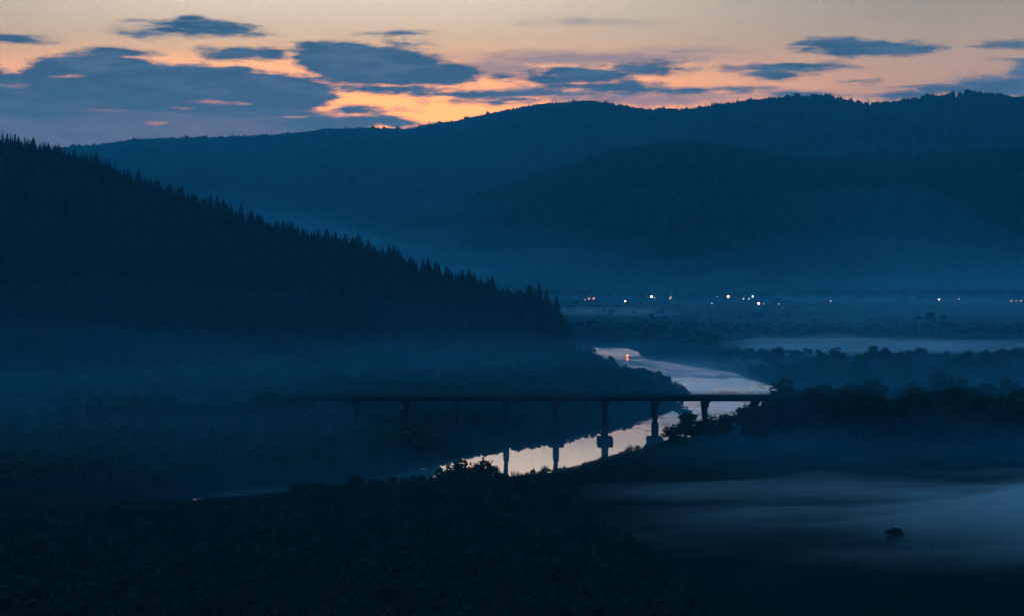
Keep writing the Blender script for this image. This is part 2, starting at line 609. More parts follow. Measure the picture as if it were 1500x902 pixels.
# ---- conifers on the left hill's skyline
G_RIDGE = 'conifers along the crest of the left hill'
NOTABLE = [  # px of the tip, height in metres, label
    (86, 203, 11, 'slim conifer on the upper crest where the dark hill nears the left edge'),
    (141, 222, 12, 'conifer on the crest where the far hills first appear behind it'),
    (203, 243, 15, 'tallest conifer on the upper crest, standing clear above its neighbours'),
    (233, 262, 11, 'stout conifer just downhill of the tallest upper crest conifer'),
    (249, 257, 12, 'first of a close pair of pointed conifers on the upper crest'),
    (267, 265, 13, 'broad pointed conifer ending the upper crest group'),
    (300, 281, 11, 'slender conifer alone in a dip of the mid crest'),
    (324, 291, 10, 'narrow conifer on the mid crest left of two broad ones'),
    (352, 297, 14, 'tall broad conifer on the mid crest below the pale far slope'),
    (369, 306, 12, 'blunt conifer beside the tall broad one on the mid crest'),
    (516, 342, 12, 'conifer peak above the even mid crest line'),
    (548, 355, 11, 'pointed conifer on the lower crest before the slope steepens'),
    (576, 360, 14, 'wide dark conifer rising over the lower crest'),
    (654, 386, 13, 'tall spire conifer on the lower crest left of a small gap'),
    (686, 395, 14, 'wide conifer right of the small gap in the lower crest'),
    (764, 421, 11, 'rounded conifer leading the end clump above the valley'),
    (790, 412, 19, 'tallest spire of the end clump above the valley'),
    (801, 423, 16, 'conifer just right of the tallest spire in the end clump'),
    (815, 431, 17, 'outermost conifer at the tip of the dark hill, above the village lights'),
]
n_con = 0
for px, py, h, lab in NOTABLE:
    D = float(np.interp(px, [-900, 0, 400, 790, 905], [1420, 1360, 1310, 1240, 1170]))
    tip = at_y(px, py, D - 3)
    g = hz(tip[0], tip[1])
    hh = tip[2] - g
    hh = min(max(hh, h * 0.7), h * 1.05)
    plant('conifer_tree', tip[0], tip[1], g - 0.2, hh + 0.2, lab, G_RIDGE, wide=1.2 if hh < 13 else 1.0)
    n_con += 1
px = -14.0
while px < 850 and n_con < 262:
    D = float(np.interp(px, [-900, 0, 400, 790, 905], [1420, 1360, 1310, 1240, 1170])) + rng.normal(0, 5)
    x = (px - 750) / F * D
    g = hz(x, D)
    if px < 846:
        h = (6 + 8.5 * rng.random() ** 1.6) * (0.72 if px < 290 else 0.95 if px < 480 else 1.15) * (0.75 if px > 830 else 1)
        third = ('upper crest' if px < 290 else 'mid crest' if px < 540 else 'lower crest' if px < 740 else 'valley end')
        plant('conifer_tree', x, D, g - 0.3, h, 'dark conifer within the even tree line on the %s of the left hill' % third, G_RIDGE, wide=rng.uniform(0.85, 1.4))
        n_con += 1
    px += rng.uniform(2.4, 4.8)
# the steep end of the hill, down to the water
for k in range(34):
    px = rng.uniform(770, 868)
    top = float(np.interp(px, [770, 815, 832, 848, 868], [445, 462, 482, 504, 520]))
    D = rng.uniform(1120, 1215)
    x = (px - 750) / F * D
    g = hz(x, D)
    h = rng.uniform(6, 12) if px < 835 else rng.uniform(3.5, 7)
    plant('conifer_tree', x, D, g - 0.3, h, 'dark conifer on the steep nose of the left hill above the river', 'conifers on the nose of the left hill')
    n_con += 1


def scatter_mesh(name, variants, pts, scales, mat, parent=None, zs=None):
    """many plain copies of low-detail plants joined into one mesh (a wood too dense to count)"""
    vv, ff, n = [], {3: [], 4: []}, 0
    pick = rng.integers(len(variants), size=len(pts))
    for vi, (V, Fc) in enumerate(variants):
        idx = np.where(pick == vi)[0]
        if not len(idx):
            continue
        th = rng.uniform(0, 6.28, len(idx))
        c, s = np.cos(th), np.sin(th)
        sxy = scales[idx] * rng.uniform(0.85, 1.2, len(idx))
        X = (V[None, :, 0] * c[:, None] - V[None, :, 1] * s[:, None]) * sxy[:, None] + pts[idx, 0][:, None]
        Y = (V[None, :, 0] * s[:, None] + V[None, :, 1] * c[:, None]) * sxy[:, None] + pts[idx, 1][:, None]
        Z = V[None, :, 2] * scales[idx][:, None] + pts[idx, 2][:, None]
        vv.append(np.stack([X, Y, Z], -1).reshape(-1, 3))
        f = (Fc[None] + (np.arange(len(idx)) * len(V))[:, None, None] + n).reshape(-1, Fc.shape[1])
        ff[Fc.shape[1]].append(f)
        n += len(idx) * len(V)
    return mesh_from(name, np.concatenate(vv), [np.concatenate(a) for a in ff.values() if a], mat)


LOWCON = [conifer_arrays(np.random.default_rng(400 + i), whorls=9, per=6, blades=1, width=0.27 + 0.02 * (i % 3)) for i in range(5)]
LOWBRO = []
for i in range(5):
    r = np.random.default_rng(500 + i)
    LOWBRO.append(broadleaf_arrays(r, lobes_of(r, 9, wide=0.4, zc=0.52), 120, 0.11))


NEARBRO = []
for i in range(9):
    r = np.random.default_rng(540 + i)
    NEARBRO.append(broadleaf_arrays(r, lobes_of(r, 8 + i % 5, wide=0.28 + 0.02 * i, zc=0.52 + 0.02 * (i % 4)), 420, 0.05))


def blob(r):
    """far away crown: a lumpy low polygon dome"""
    V, T = [np.array([0, 0, 1.0 + r.uniform(-0.1, 0.15)])], []
    s = 6
    for lv, (zz, rr) in enumerate(((0.7, 0.32), (0.3, 0.46), (-0.1, 0.3))):
        for q in range(s):
            th = 6.283 * (q + 0.5 * lv) / s
            V.append(np.array([rr * math.cos(th), rr * math.sin(th), zz]) * np.array([1, 1, 1]) * r.uniform(0.75, 1.25))
    for q in range(s):
        T.append((0, 1 + q, 1 + (q + 1) % s))
        for lv in range(2):
            a, c = 1 + lv * s, 1 + (lv + 1) * s
            T += [(a + q, c + q, a + (q + 1) % s), (a + (q + 1) % s, c + q, c + (q + 1) % s)]
    return np.array(V), np.array(T)


def spike(r):
    V, T = [np.array([0, 0, 1.25])], []
    s = 5
    for lv, (zz, rr) in enumerate(((0.75, 0.1), (0.6, 0.2), (0.35, 0.18), (0.05, 0.3))):
        for q in range(s):
            th = 6.283 * (q + 0.5 * lv) / s
            V.append(np.array([rr * math.cos(th), rr * math.sin(th), zz]) * r.uniform(0.8, 1.2))
    for q in range(s):
        T.append((0, 1 + q, 1 + (q + 1) % s))
        for lv in range(3):
            a, c = 1 + lv * s, 1 + (lv + 1) * s
            T += [(a + q, c + q, a + (q + 1) % s), (a + (q + 1) % s, c + q, c + (q + 1) % s)]
    return np.array(V), np.array(T)


FARV = [blob(np.random.default_rng(600 + i)) for i in range(5)] + [spike(np.random.default_rng(620 + i)) for i in range(3)]

# ---- the rest of the hill's forest
N = 9500
x = rng.uniform(-520, 62, N)
y = rng.uniform(900, 1420, N)
z = hill_h(x, y)
yr = np.interp(x, HILL_X, HILL_Y)
keep = (z > 1.5) & (y < yr + 25) & (px_of(x, y) > -220)
P = np.stack([x, y, z - 0.3], -1)[keep]
S = rng.uniform(7, 12.5, len(P)) * np.where(px_of(P[:, 0], P[:, 1]) > 835, 0.55, 1.0)
near_crest = np.interp(P[:, 0], HILL_X, HILL_Y) - P[:, 1] < 12
S = np.where(near_crest, S * 0.9, S)
o = link('hillside_forest', scatter_mesh('hillside_forest', LOWCON, P, S, M_NEEDLE))
tag(o, 'dense dark conifer forest covering the slope of the left hill', 'forest', None, 'stuff')


# ---- far forests
def far_forest(name, hf, n, y0, y1, label, hmin, hmax, other=None):
    a = rng.uniform(-0.34, 0.34, n)
    yy = np.sqrt(rng.uniform(y0 ** 2, y1 ** 2, n))
    xx = a * yy
    z = hf(xx, yy)
    k = z > 1.0
    # keep clear of slopes that face away from the valley
    k &= hf(xx, yy + 25) > z - 14
    P = np.stack([xx, yy, z - 0.5], -1)[k]
    dens = fbm(P[:, 0] / 300, P[:, 1] / 400, 71, 3)
    S = rng.uniform(hmin, hmax, len(P)) * (1 + 0.25 * dens) * np.where(rng.random(len(P)) < 0.05, 1.45, 1.0)
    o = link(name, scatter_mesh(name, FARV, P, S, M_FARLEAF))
    tag(o, label, 'forest', None, 'stuff')


far_forest('far_forest', far_a, 64000, 2700, 7200, 'hazy blue forest covering the farthest hills below the sunset sky', 8, 14)
far_forest('middle_forest', far_b, 30000, 2250, 3500, 'darker blue forest covering the nearer rounded ridge behind the village', 7, 12)


# ---- broadleaf trees one can tell apart
def in_river(x, y, margin=2.0):
    return float(river_d(np.array([x]), np.array([y]))[0]) < margin


def near_bridge(x, y, w=8.0):
    return BX0 - 6 < x < BX1 + 2 and abs(y - BRY) < w


# right bank trees behind the meadow
G_R = 'trees of the dark grove on the right bank'
SPEC = [  # px of the tip, distance, height, label
    (1152, 553, 716, None, 'round crowned tree at the left end of the grove, over the bridge end'),
    (1178, 560, 728, None, 'tree next to the round crowned one at the grove end'),
    (1205, 556, 735, None, 'broad tree with a humped crown third from the grove end'),
    (1240, 556, 740, None, 'tree with a notched crown in the front of the grove'),
    (1275, 548, 752, None, 'tall tree rising over the middle of the grove'),
    (1330, 553, 756, None, 'wide crowned tree right of the tall middle one in the grove'),
    (1390, 540, 762, None, 'tallest pointed tree of the grove'),
    (1440, 553, 758, None, 'tree between the tallest pointed one and the grove end at the frame edge'),
    (1478, 552, 770, None, 'tall tree of the grove close to the frame edge'),
    (1130, 577, 700, None, 'low tree hiding the right end of the bridge deck'),
    (1112, 586, 690, None, 'low spreading tree under the right end of the bridge'),
    (1092, 592, 684, None, 'small tree at the water edge below the bridge end'),
    (1005, 603, 668, None, 'ragged round tree on the bank left of the last river pier'),
    (988, 622, 664, None, 'thin leaning tree at the left foot of the ragged round one'),
    (1045, 602, 672, None, 'small upright tree just right of the last river pier'),
    (1064, 606, 676, None, 'little pointed tree between the pier and the grove'),
    (1022, 616, 670, None, 'low rounded tree at the foot of the last river pier'),
]
n_bro = 0
for px, py, D, h, lab in SPEC:
    tip = at_y(px, py, D)
    g = gz(tip[0], tip[1])
    plant('broadleaf_tree', tip[0], tip[1], g - 0.2, tip[2] - g + 0.4, lab, G_R, wide=1.0 if px > 1085 else 1.25)
    n_bro += 1
k = 0
while k < 56:
    D = rng.uniform(655, 800)
    px = rng.uniform(975, 1535)
    x = (px - 750) / F * D
    top = float(np.interp(px, [975, 1000, 1060, 1090, 1120, 1150, 1250, 1500], [632, 622, 618, 606, 590, 566, 562, 562])) + rng.uniform(0, 26)
    if in_river(x, D, 3) or near_bridge(x, D):
        continue
    low = float(np.interp(px, [975, 1060, 1150, 1300, 1540], [649, 647, 645, 642, 640]))
    if on_z(px, low, 2)[1] > D:
        continue
    g = gz(x, D)
    h = at_y(px, top, D)[2] - g
    if h < 2.0:
        continue
    h = min(h, 22)
    plant('broadleaf_tree', x, D, g - 0.2, h, 'bushy tree deep in the dark grove on the right bank', G_R, wide=1.0 if h > 8 else 1.3)
    n_bro += 1
    k += 1
k = 0
while k < 64:
    D = rng.uniform(655, 692)
    px = rng.uniform(1100, 1540)
    x = (px - 750) / F * D
    top = float(np.interp(px, [1100, 1130, 1160, 1540], [596, 582, 566, 562])) + rng.uniform(0, 16)
    if in_river(x, D, 3):
        continue
    g = gz(x, D)
    h = min(at_y(px, top, D)[2] - g, 21)
    plant('broadleaf_tree', x, D, g - 0.2, h, 'dark bushy tree in the front rank of the right bank grove, facing the meadow', G_R, wide=rng.uniform(0.9, 1.2))
    n_bro += 1
    k += 1
# misty trees further back on the right
k = 0
while k < 36:
    px = rng.uniform(1010, 1530)
    D = rng.uniform(930, 1110) if px > 1140 else rng.uniform(1000, 1130)
    x = (px - 750) / F * D
    if in_river(x, D, 4):
        continue
    g = gz(x, D)
    h = rng.uniform(6, 13) if px > 1120 else rng.uniform(4, 8)
    plant('broadleaf_tree', x, D, g - 0.2, h, 'pale misty tree behind the dark grove, in front of the white mist', 'misty trees between the grove and the plain', wide=1.15)
    n_bro += 1
    k += 1
# the left bank point
k = 0
while k < 34:
    px = rng.uniform(800, 1006)
    py = float(np.interp(px, [800, 868, 900, 960, 1006], [535, 524, 539, 559, 577])) + rng.uniform(0, 26)
    p = on_z(px, py, 1.5)
    if in_river(p[0], p[1], 1.2):
        continue
    g = hz(p[0], p[1])
    plant('broadleaf_tree', p[0], p[1], g - 0.2, rng.uniform(3, 6.5), 'low leafy tree on the wooded point inside the river bend', 'trees on the point in the river bend', wide=1.25)
    n_bro += 1
    k += 1
# rows on the plain
for k in range(32):
    px = rng.uniform(850, 1530)
    py = [473, 484, 492, 463][rng.integers(4)] + rng.normal(0, 2.5)
    p = on_z(px, py, 2.3)
    if in_river(p[0], p[1], 3):
        continue
    g = hz(p[0], p[1])
    plant('broadleaf_tree', p[0], p[1], g - 0.3, rng.uniform(3, 5.5), 'small hazy tree in the broken rows on the far plain', 'trees in rows on the far plain', wide=2.3)
    n_bro += 1
for px, h in ((1345, 9), (1362, 12), (1380, 10)):
    p = on_z(px, 473, 2.3)
    plant('broadleaf_tree', p[0], p[1], gz(p[0], p[1]) - 0.3, h * 0.8, 'tree in the domed clump alone on the far plain', 'trees in rows on the far plain', wide=1.5)
    n_bro += 1
# near wood in front of the river
G_N = 'trees of the dark wood in front of the river'
for px, py, D, lab in ((655, 672, 540, 'tree whose leaves break the left end of the bright water'),
                       (684, 668, 536, 'feathery tree in front of the bright water, left of the first visible pier'),
                       (716, 664, 532, 'thin tree standing against the bright water beside the first pier'),
                       (735, 690, 520, 'low tree under the first pier reflection'),
                       (770, 693, 515, 'last tree of the dark wood, before the open bank'),
                       (440, 702, 520, 'tree over the small glimpse of water far left'),
                       (520, 692, 522, 'humped tree on the skyline of the dark wood')):
    tip = at_y(px, py, D)
    g = gz(tip[0], tip[1])
    plant('broadleaf_tree', tip[0], tip[1], g - 0.2, tip[2] - g, lab, G_N, wide=0.95)
    n_bro += 1


def wood_edge(px):
    return float(np.interp(px, [-60, 200, 335, 350, 415, 432, 620, 700, 800, 850, 1040], [740, 727, 719, 724, 719, 700, 689, 690, 698, 730, 850]))


k = 0
tries = 0
while k < 300 - n_bro and tries < 4000:
    tries += 1
    px = rng.uniform(-40, 960)
    D = rng.uniform(372, 470)
    x = (px - 750) / F * D
    if px > 830 and rng.random() < (px - 830) / 110:
        continue
    if in_river(x, D, 4):
        continue
    g = gz(x, D)
    h = rng.uniform(6, 10) if px < 820 else rng.uniform(3, 6)
    plant('broadleaf_tree', x, D, g - 0.2, h, 'leafy tree in the near black wood at the bottom left', G_N)
    k += 1
n_bro += k

# ---- woods too dense to count
pts, scl = [], []
while len(pts) < 1150:            # near wood, filling
    D = rng.uniform(350, 590)
    px = rng.uniform(-80, np.interp(D, [350, 420, 590], [1040, 980, 850]))
    x = (px - 750) / F * D
    top = wood_edge(px)
    g = 2.0
    h = rng.uniform(4, 9.5)
    lim = at_y(px, top + rng.uniform(0, 12), D)[2] - g
    h = min(h, lim)
    if h < 2.2:
        continue
    pts.append((x, D, g - 0.3)); scl.append(h)
P = np.array(pts); S = np.array(scl)
d = river_d(P[:, 0], P[:, 1])
kk = d > 3
P, S = P[kk], S[kk]
P[:, 2] = ground_h(P[:, 0], P[:, 1]) - 0.3
o = link('near_wood', scatter_mesh('near_wood', NEARBRO, P, S, M_LEAF))
tag(o, 'black leafy wood filling the lower left in front of the river', 'wood', None, 'stuff')
# left bank floodplain wood
N = 11000
x = rng.uniform(-420, 100, N)
y = rng.uniform(560, 1180, N)
d = river_d(x, y)
hh = hill_h(x, y)
kk = (d > 0.5) & (hh < 8) & ~((np.abs(y - BRY) < 9) & (x > BX0 - 40)) & (px_of(x, y) > -150)
kk &= (y > np.interp(x, RIVER[:13, 0], RIVER[:13, 1]) - 5) & ((y < 905) | (x < 95)) & (y < 1130 + 0 * x) & ((x < 40) | (px_of(x, y) < 1012))
P = np.stack([x, y, np.maximum(ground_h(x, y), hh) - 0.3], -1)[kk]
S = rng.uniform(4, 8, len(P)) * np.clip(0.25 + d[kk] / 40, 0, 1)
tall = (P[:, 1] > 635) & (P[:, 1] < 696) & (px_of(P[:, 0], P[:, 1]) < 640)
S = np.where(tall, np.minimum(rng.uniform(6, 9.5, len(P)), 4 + d[kk] * 0.3), S)
o = link('left_bank_wood', scatter_mesh('left_bank_wood', LOWBRO, P, S, M_LEAF))
tag(o, 'dim misty wood on the flat left bank below the hill', 'wood', None, 'stuff')
# bushes right down to the far water's edge
SH = RIVER[len(RIVER) - 22:]
pts = []
for i in range(len(SH) - 1):
    a_, b_ = SH[i], SH[i + 1]
    for t in np.arange(0, 1, 1.3 / max(np.linalg.norm(b_ - a_), 1.3)):
        q = a_ + (b_ - a_) * t + rng.normal(0, 1.6, 2)
        pts.append((q[0], q[1], 0))
P = np.array(pts)
d = river_d(P[:, 0], P[:, 1])
P = P[(d > 0.2) & (P[:, 1] > 560)]
P[:, 2] = np.maximum(ground_h(P[:, 0], P[:, 1]), hill_h(P[:, 0], P[:, 1])) - 0.2
o = link('shore_scrub', scatter_mesh('shore_scrub', LOWBRO, P, rng.uniform(0.8, 2.0, len(P)), M_LEAF))
tag(o, 'dark scrub hanging over the far water edge', 'scrub', None, 'stuff')
# scrub on the plain
N = 6500
px = rng.uniform(830, 1560, N)
py = rng.uniform(446, 560, N)
P = np.array([on_z(a, b_, 2.0) for a, b_ in zip(px, py)])
d = river_d(P[:, 0], P[:, 1])
msk = fbm(P[:, 0] / 90, P[:, 1] / 120, 33, 3)
inmist = (py > 492) & (py < 519) & (px > 1050)
kk = (d > 2) & (msk > -0.3) & (hill_h(P[:, 0], P[:, 1]) < 2.5) & ~inmist & ((py > 476) | (rng.random(N) < 0.12))
P = P[kk]
P[:, 2] = ground_h(P[:, 0], P[:, 1]) - 0.3
o = link('plain_scrub', scatter_mesh('plain_scrub', LOWBRO, P, rng.uniform(2, 5.5, len(P)), M_LEAF))
tag(o, 'low scrub spread over the hazy plain before the village', 'scrub', None, 'stuff')
# foot of the far hills: tree belt behind the village
N = 1500
px = rng.uniform(700, 1600, N)
D = rng.uniform(2120, 2450, N)
X = (px - 750) / F * D
P = np.stack([X, D, ground_h(X, D) - 0.3], -1)
o = link('village_trees', scatter_mesh('village_trees', LOWBRO, P, rng.uniform(5, 11, N), M_LEAF))
tag(o, 'hazy belt of trees behind the village lights', 'wood', None, 'stuff')

# ---- bushes
p = on_z(1310, 792, 2.2)
plant('bush', p[0], p[1], gz(p[0], p[1]) - 0.2, 4.6, 'lone dark bush standing in the misty meadow', None, var=2, wide=1.05)
p = on_z(1327, 794, 2.2)
plant('bush', p[0], p[1], gz(p[0], p[1]) - 0.1, 1.3, 'small bush at the right foot of the lone meadow bush', None, var=2)
for k in range(26):
    px = rng.uniform(830, 1540)
    py = rng.uniform(800, 905)
    p = on_z(px, py, 2.2)
    plant('bush', p[0], p[1], gz(p[0], p[1]) - 0.1, rng.uniform(0.8, 1.9), 'low black bush in the dark grass at the bottom right', 'bushes in the near meadow')
for k in range(9):
    px = rng.uniform(790, 975)
    py = float(np.interp(px, [790, 832, 868, 905, 950, 975], [697, 690, 679, 668, 659, 654]))
    p = on_z(px, py, 0.8)
    plant('bush', p[0], p[1], gz(p[0], p[1]) - 0.1, rng.uniform(0.4, 0.8), 'tiny bush on the near river bank against bright water', 'bushes along the near river bank', wide=1.7)

# ---- reeds at the near shore
mb_v, mb_t, n = [], [], 0
for k in range(520):
    px = rng.uniform(780, 985) if rng.random() < 0.7 else rng.uniform(590, 780)
    py = float(np.interp(px, [590, 640, 700, 740, 800, 832, 868, 905, 950, 985], [711, 707, 705, 701, 695, 689, 678, 667, 658, 651])) + rng.exponential(1.2)
    p = on_z(px, py, 0.4)
    z0 = gz(p[0], p[1])
    cl = fbm(np.array([px / 14.0]), np.array([0.0]), 61, 2)[0]
    for j in range(4):
        h = rng.uniform(0.4, 1.0) * (1.0 + max(cl, 0) * 2.6)
        bx, by = p[0] + rng.normal(0, 0.35), p[1] + rng.normal(0, 0.4)
        lx, ly = rng.normal(0, 0.22) * h, rng.normal(0, 0.2) * h
        w = 0.075
        mb_v += [(bx - w, by, z0 - 0.1), (bx + w, by, z0 - 0.1), (bx + lx * 0.5 + w * 0.7, by + ly * .5, z0 + h * 0.6), (bx + lx * 0.5 - w * 0.7, by + ly * .5, z0 + h * 0.6), (bx + lx, by + ly, z0 + h)]
        mb_t += [(n, n + 1, n + 2), (n, n + 2, n + 3), (n + 3, n + 2, n + 4)]
        n += 5
o = link('reeds', mesh_from('reeds', np.array(mb_v), np.array(mb_t), M_REED))
tag(o, 'thin reeds and dry stalks fringing the near river shore', 'reeds', None, 'stuff')

# ---- meadow grass tussocks
N = 4000
px = rng.uniform(800, 1540, N)
py = rng.uniform(655, 905, N)
P = np.array([on_z(a, b_, 2.2) for a, b_ in zip(px, py)])
d = river_d(P[:, 0], P[:, 1])
P = P[d > 4]
P[:, 2] = ground_h(P[:, 0], P[:, 1]) - 0.05
TUFT = []
for i in range(4):
    r = np.random.default_rng(700 + i)
    V, T = [], []
    for j in range(16):
        th, l, h = r.uniform(0, 6.28), r.uniform(0.15, 0.6), r.uniform(0.5, 1)
        bx, by = r.normal(0, 0.18, 2)
        nx, ny = -math.sin(th) * 0.06, math.cos(th) * 0.06
        q = len(V)
        V += [(bx - nx, by - ny, 0), (bx + nx, by + ny, 0), (bx + math.cos(th) * l, by + math.sin(th) * l, h)]
        T.append((q, q + 1, q + 2))
    TUFT.append((np.array(V), np.array(T)))
o = link('meadow_grass', scatter_mesh('meadow_grass', TUFT, P, rng.uniform(0.3, 0.7, len(P)), M_GRASS))
tag(o, 'tussocky grass of the dark meadow on the right', 'grass', None, 'stuff')

# ------------------------------------------------------------------ bridge
bridge = link('bridge', None, loc=(0, BRY, 0))
tag(bridge, 'dark concrete girder bridge on single column piers crossing the river', 'bridge')
mb = MB()
mb.box(BX0, BX1, -5.2, 5.2, DECK_Z - 0.55, DECK_Z - 0.2)
mb.box(BX0, BX1, -5.35, -4.3, DECK_Z - 0.2, DECK_Z + 0.12)
mb.box(BX0, BX1, 4.3, 5.35, DECK_Z - 0.2, DECK_Z + 0.12)
deck = mb.build('deck', M_CONC, bridge)
mb = MB()
mb.box(BX0, BX1, -4.29, 4.29, DECK_Z - 0.197, DECK_Z - 0.12)
mb.build('roadway', M_ASPH, bridge)
for yy in (-3.6, -1.2, 1.2, 3.6):
    mb = MB()
    mb.box(BX0 + 0.2, BX1 - 0.2, yy - 0.3, yy + 0.3, DECK_Z - 1.55, DECK_Z - 0.553)
    mb.box(BX0 + 0.2, BX1 - 0.2, yy - 0.5, yy + 0.5, DECK_Z - 1.75, DECK_Z - 1.553)
    mb.build('girder', M_CONC, bridge)
for yy in (-5.1, 5.1):
    mb = MB()
    for xx in np.arange(BX0 + 1, BX1, 2.5):
        mb.box(xx - 0.06, xx + 0.06, yy - 0.06, yy + 0.06, DECK_Z + 0.12, DECK_Z + 1.2)
    for zz in (0.45, 0.8, 1.2):
        mb.box(BX0, BX1, yy - 0.065, yy + 0.065, DECK_Z + zz, DECK_Z + zz + 0.09)
    mb.build('railing', M_STEEL, bridge)
PIERS = [(px - 750) / F * BRY for px in (522, 595, 668.5, 741.5, 814.5, 886.5, 960, 1033.5, 1106.5, 1180)]
for i, xx in enumerate(PIERS):
    e = link('pier', None, bridge, loc=(xx, 0, 0))
    mb = MB()
    # shaft with a wider lower half and a flared head
    mb.prism([(-0.7, 7.2), (0.7, 7.2), (0.7, DECK_Z - 3.7), (0.9, DECK_Z - 3.0), (1.4, DECK_Z - 2.5), (1.4, DECK_Z - 1.8),
              (-1.4, DECK_Z - 1.8), (-1.4, DECK_Z - 2.5), (-0.9, DECK_Z - 3.0), (-0.7, DECK_Z - 3.7)], -2.8, 2.8)
    mb.build('column', M_CONC, e)
    mb = MB()
    mb.prism([(-1.15, -3), (1.15, -3), (1.1, 6.6), (0.8, 7.19), (-0.8, 7.19), (-1.1, 6.6)], -3.3, 3.3)
    mb.build('column_base', M_CONC2, e)
    mb = MB()
    mb.box(-1.6, 1.6, -4.3, 4.3, DECK_Z - 2.2, DECK_Z - 1.755)
    mb.build('bearing_beam', M_CONC, e)
    if 3 <= i <= 7:
        mb = MB()
        mb.prism([(-2.6, -0.6), (2.6, -0.6), (2.85, 0.1), (2.85, 1.5), (2.5, 1.75), (-2.5, 1.75), (-2.85, 1.5), (-2.85, 0.1)], -4.4, 4.4)
        mb.build('foundation', M_CONC2, e)
for xx, s in ((BX0, -1), (BX1, 1)):
    mb = MB()
    mb.box(min(xx, xx + s * 4), max(xx, xx + s * 4), -5.5, 5.5, 0, DECK_Z - 0.1)
    mb.build('abutment', M_CONC2, bridge)

# ------------------------------------------------------------------ village
def house(px, py, D, rot, wallw, walld, wallh, label, lit=None, litstr=1.0):
    x, y = (px - 750) / F * D, D
    e = link('house', None, loc=(x, y, gz(x, y)), rotz=rot)
    tag(e, label, 'house', 'houses of the far village')
    w, d, h = wallw / 2, walld / 2, wallh
    rh = wallw * 0.38
    mb = MB()
    mb.prism([(-w, -0.5), (w, -0.5), (w, h), (0, h + rh), (-w, h)], -d, d)
    mb.build('wall', M_WOODW, e)
    mb = MB()
    for s in (-1, 1):
        mb.prism([(s * (w + 0.5), h - 0.35), (0, h + rh + 0.06), (0, h + rh + 0.3), (s * (w + 0.5), h - 0.1)], -d - 0.4, d + 0.4)
    rf = mb.build('roof', M_ROOF, e)
    mb = MB()
    mb.box(w * 0.35, w * 0.35 + 0.8, -0.4, 0.4, h + rh * 0.5, h + rh + 1.0)
    mb.build('chimney', M_CONC2, rf)
    for k, xx in enumerate((-w * 0.5, w * 0.5)):
        mb = MB()
        mb.box(xx - 0.6, xx + 0.6, -d - 0.06, -d - 0.003, 1.0, 2.5)
        mt = M_STEEL
        if lit and k == 0 or lit and litstr > 2:
            mt = emit('lit_window', lit, litstr)
        mb.build('window', mt, e)
    return e


house(864, 437, 2085, 0.3, 11, 9, 4.2, 'house glowing pink, first of the village lights beside the dark hill', (1.0, 0.30, 0.28), 5.0)
house(986, 437, 2080, -0.4, 8, 8, 3.6, 'small house with a dim pinkish window between two lamps', (1.0, 0.42, 0.40), 2.0)
house(1092, 436, 2080, 0.1, 12, 9, 4.5, 'wide house with pale greenish windows under the white lamp', (0.6, 0.95, 0.7), 2.4)
house(1140, 444, 1925, 0.6, 9, 7, 3.2, 'low house with a faint greenish window right of the brightest lamps', (0.6, 0.9, 0.75), 1.0)
house(1322, 440, 2000, -0.2, 10, 8, 3.5, 'unlit house left of the lone white lamp')
house(1350, 441, 2020, 0.5, 9, 8, 3.5, 'unlit house close below the lone white lamp')
house(1264, 440, 2040, 0.2, 10, 7, 3.5, 'unlit house between the faint lamp and the lone white lamp')


def lamp(px, py, col, strength, rad, label, group='lamps of the far village', zt=6.2):
    D = float(on_z(px, py, zt)[1])
    x = (px - 750) / F * D
    g = gz(x, D)
    e = link('street_lamp', None, loc=(x, D, g))
    tag(e, label, 'street lamp', group)
    mb = MB()
    H = zt - g
    mb.tube([(0.9, 0, -0.3), (0.9, 0, H * 0.7), (0.8, 0, H + 0.5), (0, 0, H + 0.75)], [0.12, 0.1, 0.08, 0.06], 6)
    mb.build('pole', M_STEEL, e)
    mb = MB()
    ring = []
    for i in range(7):
        a = -math.pi / 2 + math.pi * i / 6
        ring.append((0, 0, H + rad * math.sin(a)))
    mb.tube(ring, [max(rad * math.cos(-math.pi / 2 + math.pi * i / 6), 0.01) for i in range(7)], 10)
    mb.build('lamp_head', emit('lamp_glow', col, strength * 0.5), e)
    return e


